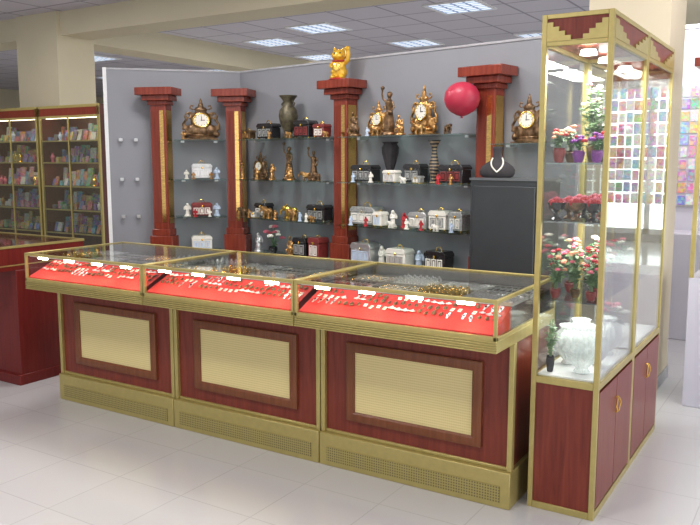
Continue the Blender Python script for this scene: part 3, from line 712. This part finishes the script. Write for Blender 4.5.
for (src,x,z,s,lab) in ((CHZ,-3.70,s1,.33,'tiny bronze cherub on the top shelf'),(BZ,-3.50,s1,.55,'tiny bronze animal figurine on the top shelf'),(CHB,-2.79,s1,.30,'tiny pale blue cherub near bronze clock'),
    (CHZ,-3.68,s2,.36,'tiny bronze cherub on the middle shelf'),(CH,-2.76,s2,.38,'tiny white cherub beside black box'),(BC,-2.50,s2,.5,'tiny cream animal figurine on the middle shelf'),(CHR,-2.24,s2,.34,'tiny red cherub in front of black box'),
    (TB,-3.86,s3,1.0,'tiny pewter trinket box in front of elephant'),(CHZ,-3.65,s3,.38,'tiny bronze cherub on the lower shelf'),(CHB,-3.40,s3,.36,'tiny pale blue cherub on the lower shelf'),
    (CHB,-2.93,s3,.34,'tiny pale blue cherub before silver box'),(CHR,-2.80,s3,.34,'tiny red cherub before silver box'),(CH,-2.47,s3,.36,'tiny white cherub before trinket box'),(CHR,-2.36,s3,.33,'tiny red cherub beside trinket box'),(BC,-2.25,s3,.5,'tiny cream animal figurine before cream box'),(CHB,-2.14,s3,.33,'tiny pale blue cherub before pewter box'),
    (CHR,-4.65,s3,.32,'tiny red cherub beside oxblood box'),(CH,-4.47,s3,.30,'tiny white cherub before oxblood box'),(CHZ,-4.66,s2,.30,'tiny bronze cherub beside silver box'),
    (CHZ,-4.44,s2,.30,'tiny bronze cherub before silver box'),(BZ,-3.15+.0,s1,.5,'tiny bronze animal figurine near pilaster'),(CHB,-2.91,s2,.33,'tiny pale blue cherub before black box'),(CHZ,-2.15,s2,.33,'tiny bronze cherub before black box'),
    (CHZ,-3.93,s3,.36,'tiny bronze cherub beside dark elephant'),(CH,-3.34,s3,.34,'tiny white cherub before black box')):
    X,Y,r,sc=place(x,4.757)
    dup(src,(X,Y,z),r,s,lab)
z4=.701
X,Y,_,_=place(-3.76,4.85)
bouquet('flower_arrangement','small pink and white flower arrangement in a dark bowl','flower arrangement',(X,Y,z4),.24,.09,BLACK,[PINK,CREAM],9,30,LEAF,.04,.06,31,'low flower arrangements',.022)
statue(-3.92,z4,.22,SILVER,'silver cherub statuette on lowest shelf',kind=2)
statue(-3.57,z4,.22,BRONZE,'bronze seated couple on lowest shelf',kind=1)
jbox(-3.44,z4,.14,.17,.11,BLACK,SILVER,'black and silver jewellery box on lowest shelf')
jbox(-3.30,z4,.11,.18,.11,RBOX,CREAM,'dark red jewellery box on lowest shelf')
jbox(-2.87,z4,.19,.18,.12,SILVER,BLUEW,'silver casket with pale blue panels on lowest shelf')
statue(-2.73,z4,.21,CREAM,'cream cherub statuette on lowest shelf',kind=2)
jbox(-2.58,z4,.17,.16,.11,CREAM,SILVER,'cream casket with silver panels on lowest shelf')
statue(-2.43,z4,.20,BLUEW,'pale blue cherub statuette on lowest shelf',kind=2)
jbox(-2.28,z4,.17,.17,.11,BLACK,CREAM,'black casket on lowest glass shelf')
jbox(-4.57,z4,.18,.15,.11,CREAM,BLUEW,'cream and blue casket on lowest shelf')

# lucky cat on capital
X,Y=wf(True,-1.325,-.14)
t=thing('lucky_cat','shiny gold ceramic beckoning cat with raised paw on capital','figurine',(X,Y,2.121),.3); t.scale=(1.05,1.05,1.05)
b=MB().ell((0,0,.055),(.062,.052,.058)).ell((0,0,.105),(.05,.044,.055)).ell((0,-.006,.178),(.056,.048,.046)).ell((0,0,.14),(.036,.034,.03))
for sg in (-1,1):
    b.cyl((sg*.034,0,.222),.022,.003,.04,(0,sg*.25,0),12).ell((sg*.035,-.045,.018),(.022,.03,.018)).ell((sg*.022,-.045,.168),(.016,.012,.013))
b.tube([(.045,-.005,.12),(.072,-.02,.14),(.078,-.025,.18),(.074,-.03,.215)],.018,10,.95).ell((.074,-.034,.222),(.021,.019,.018))
b.tube([(-.042,-.01,.12),(-.052,-.04,.10),(-.03,-.058,.085)],.017,10,.9)
b.tube([(0,.04,.03),(-.05,.06,.04),(-.075,.04,.07)],.012,8,.8)
b.obj('cat_body',mat('gold_glaze',(.75,.43,.03),.25,.3,.08,20,coat=.3),t,remesh=.0045)
f=MB()
for sg in (-1,1):
    f.ell((sg*.021,-.050,.190),(.006,.004,.007),u=8,v=6)
    for k in (-1,0,1): f.box((sg*.045,-.047,.168+k*.006),(.022,.0015,.0015),(0,k*-.2*sg,sg*.5))
f.ell((0,-.058,.175),(.004,.003,.003),u=8,v=6); f.obj('face_markings',BLACK,t)
MB().tor((0,-.003,.138),.045,.006,(.1,0,0),24,8).obj('collar',REDP,t)
MB().lathe([(.02,0),(.03,.012),(.03,.045),(.02,.055)],c=(-.005,-.062,.06),sq=.35).obj('coin_plaque',GOLDB,t)
MB().lathe([(.075,0),(.08,.004),(.07,.012)],c=(0,0,-.001)).obj('cushion',REDP,t)

# balloon
X,Y=wf(True,-.105,-.255)
t=thing('balloon','round raspberry red balloon fixed to front of pilaster','balloon',(X,Y,1.79))
MB().lathe([(.004,0),(.010,.004),(.035,.01),(.080,.035),(.108,.07),(.120,.115),(.113,.16),(.088,.197),(.05,.220),(.012,.228)],seg=32).obj('balloon_skin',BALLOON,t,sharp=80)
MB().lathe([(.004,0),(.010,-.01),(.004,-.006)]).obj('knot',BALLOON,t)

# dark steel cabinet
X,Y=wf(True,.075,-.41)
t=thing('steel_cabinet','dark charcoal metal cabinet with a recessed door beside pilaster','cabinet',(X,Y,0),RZM)
MB().bx(0,.50,.0,.255,0,1.38).obj('cabinet_body',STEEL,t,bevel=.006)
MB().bx(.03,.47,-.012,.0,.06,1.34).obj('cabinet_door',STEEL,t,bevel=.004)
MB().bx(-.004,.504,-.006,.258,1.375,1.39).obj('cabinet_top',STEELE,t)
MB().bx(.06,.075,-.03,-.012,.65,.78).obj('door_handle',SILVER,t)
X,Y=wf(True,.205,-.30)
t=thing('necklace_bust','black velvet neck and shoulders bust with a white pearl necklace','display bust',(X,Y,1.391),.3)
prof=[(.085,0),(.100,.006),(.112,.025),(.112,.048),(.100,.070),(.072,.092),(.044,.108),(.032,.125),(.028,.150),(.030,.180),(.034,.192),(.026,.197)]
MB().lathe(prof,sq=.42,seg=40).obj('bust',DVELV,t,sharp=70)
def rad(z):
    for (r0,z0),(r1_,z1) in zip(prof[:-1],prof[1:]):
        if z0<=z<=z1: return r0+(r1_-r0)*(z-z0)/(z1-z0)
    return .03
b=MB()
for k in range(27):
    u=-1+2*k/26; zz=.122-.085*(1-abs(u))**.9; x=.031*math.sin(u*pi/2)+.05*u*(1-abs(u))
    r=rad(zz); y=-.42*math.sqrt(max(0,r*r-x*x))-.003
    b.ell((x,y,zz),.0055,u=8,v=6)
b.obj('pearl_necklace',CREAM,t)

# ---------------------------------------------------------------- left racks
RACKB=woodmat('rack_wood',(.08,.018,.012),(.14,.034,.02))
def rack(loc,w):
    t=thing('display_rack','tall mahogany display rack with gold frame and lit stocked shelves','display rack',loc,group='tall display racks')
    d,h=.34,2.05
    MB().bx(0,w,d-.02,d,0,h).bx(0,.018,.02,d-.02,0,h).bx(w-.018,w,.02,d-.02,0,h).obj('rack_carcass',RACKB,t)
    MB().bx(.0,w,.0,d-.02,1.945,2.03).obj('rack_crown',WOOD,t)
    m=MB().bx(0,.026,0,.022,0,h).bx(w-.026,w,0,.022,0,h).bx(.026,w-.026,-.002,.02,2.022,h).bx(.026,w-.026,-.002,.02,1.925,1.948).bx(.026,w-.026,-.002,.02,.0,.03)
    m.bx(w/2-.009,w/2+.009,-.002,.012,.03,1.925)
    m.obj('gold_frame',GOLD,t,bevel=.002)
    for k in range(2):
        a=.026 if k==0 else w/2+.009; b=w/2-.009 if k==0 else w-.026
        MB().bx(a,b,.002,.006,.5,1.925).obj('glass_door',GLASSD,t)
    for z in (.5,.76,1.0,1.24,1.48,1.70):
        MB().bx(.018,w-.018,.02,d-.02,z-.010,z).obj('rack_shelf',GSHELF,t)
        MB().bx(.018,w-.018,.012,.02,z-.012,z+.002).obj('shelf_edge',GOLD,t)
    MB().bx(.018,w-.018,.01,d-.02,.03,.485).obj('lower_cabinet',WOOD,t)
    MB().cyl((w/2,.06,1.93),.008,.008,w-.1,(0,pi/2,0),8).obj('light_tube',mat('rack_light',(1,1,1),.5,emit=(1,.82,.55),es=8),t)
    return t
r0=rack((-7.02,5.15,0),.92); r1=dup(r0,(-7.97,5.15,0))
for rx in (-7.02,-7.97):
    for z in (1.92,1.46): area('rack_lamp',(rx+.46,5.15+.06,z),(math.radians(20),0,0),.8,.05,.7,(1,.80,.55))
pc=[(.80,.55,.06),(.65,.04,.03),(.05,.16,.6),(.85,.85,.82),(.06,.38,.10),(.80,.25,.03),(.35,.08,.45),(.05,.05,.08),(.8,.2,.4),(.12,.5,.75)]
def cover(name,c,f,vs,white=0):
    m,nt,b=newmat(name); N=nt.nodes; L=nt.links
    tc=N.new('ShaderNodeTexCoord'); v=N.new('ShaderNodeTexVoronoi'); v.inputs['Scale'].default_value=vs; v.distance='CHEBYCHEV'
    oi=N.new('ShaderNodeObjectInfo'); ad=N.new('ShaderNodeVectorMath'); ad.operation='ADD'
    L.new(tc.outputs['Object'],ad.inputs[0]); L.new(oi.outputs['Random'],ad.inputs[1]); L.new(ad.outputs[0],v.inputs['Vector'])
    hs=N.new('ShaderNodeHueSaturation'); hs.inputs['Saturation'].default_value=1.2; L.new(v.outputs['Color'],hs.inputs['Color'])
    mx=N.new('ShaderNodeMix'); mx.data_type='RGBA'; mx.inputs[0].default_value=f; mx.inputs[6].default_value=tuple(k*(1-white)+.8*white for k in c)+(1,)
    L.new(hs.outputs[0],mx.inputs[7]); L.new(mx.outputs[2],b.inputs['Base Color']); b.inputs['Roughness'].default_value=.35; return m
bk=[]; bx3=[]; pk=[]
for i,c in enumerate(pc):
    m=cover('printed_cover_%d'%i,tuple(k*.6 for k in c),.30,45)
    me=MB().bx(-.045,.045,-.008,.008,0,.2).obj('magazine',m); bk.append(me.data); bpy.data.objects.remove(me)
    me=MB().bx(-.04,.04,-.03,.03,0,.085).bx(-.034,.034,-.032,.032,.085,.10).obj('gift_box',m,bevel=.002); bx3.append(me.data); bpy.data.objects.remove(me)
    m=cover('packet_print_%d'%i,c,.35,45,.25)
    me=MB().bx(-.030,.030,-.004,.004,0,.085).obj('packet',m); pk.append(me.data); bpy.data.objects.remove(me)
figs=[]
for i,m in enumerate((BRONZE,CREAM,PINK,BLUEW,GOLDB)):
    me=MB().lathe([(.03,0),(.034,.006),(.018,.02),(.035,.06),(.038,.09),(.018,.12),(.014,.135),(.028,.155),(.02,.15)],seg=16).obj('small_vase',m); figs.append(me.data); bpy.data.objects.remove(me)
fn=['bronze','cream','pink','pale blue','gold']
cn=['yellow','red','blue','white','green','orange','purple','black','pink','pale blue']
rd=random.Random(5)
for rx in (-7.02,-7.97):
    for zi,z in enumerate((.76,1.0,1.24,1.48,1.70)):
        x=rx+.04
        while True:
            k=rd.randrange(10); sx=rd.uniform(.5,1.1)
            if x+.09*sx>rx+.88: break
            o=bpy.data.objects.new('magazine',bk[k]); COL.objects.link(o)
            o.scale=(sx,1,rd.uniform(.55,.95)); o.location=(x+.045*sx,5.15+.24,z+.003); o.rotation_euler=(-.12,0,0)
            o['label']='%s printed magazine standing at the back of a rack shelf'%cn[k]; o['category']='magazine'; o['group']='magazines on the display racks'
            x+=.09*sx+.004
        x=rx+.075
        while x<rx+.86:
            ty=rd.random()
            if ty<.5:
                k=rd.randrange(10); sx=rd.uniform(.4,.75); o=bpy.data.objects.new('magazine',bk[k]); COL.objects.link(o)
                o.scale=(sx,1,rd.uniform(.25,.5)); o.location=(x,5.15+.08+rd.uniform(0,.03),z+.003); o.rotation_euler=(-.3,0,rd.uniform(-.1,.1))
                o['label']='small %s booklet leaning on a rack shelf'%cn[k]; o['category']='magazine'; o['group']='magazines on the display racks'
                x+=.095*sx+.012
            elif ty<.88:
                k=rd.randrange(10); o=bpy.data.objects.new('gift_box',bx3[k]); COL.objects.link(o)
                sx=rd.uniform(.35,.65); o.scale=(sx,.7,rd.uniform(.3,.9)); o.location=(x,5.15+.08+rd.uniform(0,.04),z+.002); o.rotation_euler=(0,0,rd.uniform(-.2,.2))
                o['label']='small %s gift box on a rack shelf'%cn[k]; o['category']='gift box'; o['group']='gift boxes on the display racks'
                x+=.09*sx+.02
            else:
                k=rd.randrange(5); o=bpy.data.objects.new('small_vase',figs[k]); COL.objects.link(o)
                s=rd.uniform(.5,.75); o.scale=(s,s,s); o.location=(x,5.15+.08+rd.uniform(0,.04),z+.002)
                o['label']='small %s ornamental vase on a rack shelf'%fn[k]; o['category']='vase'; o['group']='small vases on the display racks'
                x+=.066
# far stand with hanging packets
t=thing('packet_display_wall','white pegboard stand for hanging colourful packets','display stand',(-1.0,7.2,0))
LAV=mat('pale_lavender_board',(.60,.58,.64),.4,0,.02,3)
MB().bx(-1.9,.45,0,.05,0,2.6).obj('pegboard',LAV,t)
MB().bx(-1.9,.45,-.35,0,0,.9).obj('white_base',LAV,t,bevel=.01)
MB().bx(-1.93,-1.9,-.03,.06,0,2.62).bx(.45,.48,-.03,.06,0,2.62).bx(-1.9,.45,-.03,.06,2.6,2.63).obj('stand_frame',SILVER,t)
MB().bx(-1.88,.43,-.02,.001,1.105,1.119).obj('packet_ledge',SILVER,t)
area('stand_lamp',(-.7,6.6,2.7),(math.radians(35),0,0),2.2,.3,26,(1,.98,1))  # added fill light that brightens the pegboard, no fixture behind it
for r in range(10):
    for c in range(28):
        k=rd.choice([0,1,3,3,5,8,8,9,6,4,2,3]); o=bpy.data.objects.new('packet',pk[k]); COL.objects.link(o)
        o.scale=(rd.uniform(.85,1.1),1,rd.uniform(.9,1.15)); o.location=(-1.52+c*.068,7.1965,1.12+r*.102)
        o['label']='%s printed packet hanging on pale pegboard'%cn[k]; o['category']='packet'; o['group']='packets on the pegboard'

# ---------------------------------------------------------------- world & camera
w=bpy.data.worlds.new('world'); S.world=w; w.use_nodes=True
bg=w.node_tree.nodes['Background']; bg.inputs[0].default_value=(.92,.94,1,1); bg.inputs[1].default_value=.6
cam=bpy.data.cameras.new('camera'); cam.lens=39.6; cam.sensor_width=36
co=bpy.data.objects.new('camera',cam); COL.objects.link(co); co.location=(0,0,1.5)
co.rotation_euler=(math.radians(90-7.55),0,math.radians(32)); S.camera=co
S.view_settings.view_transform='Standard'
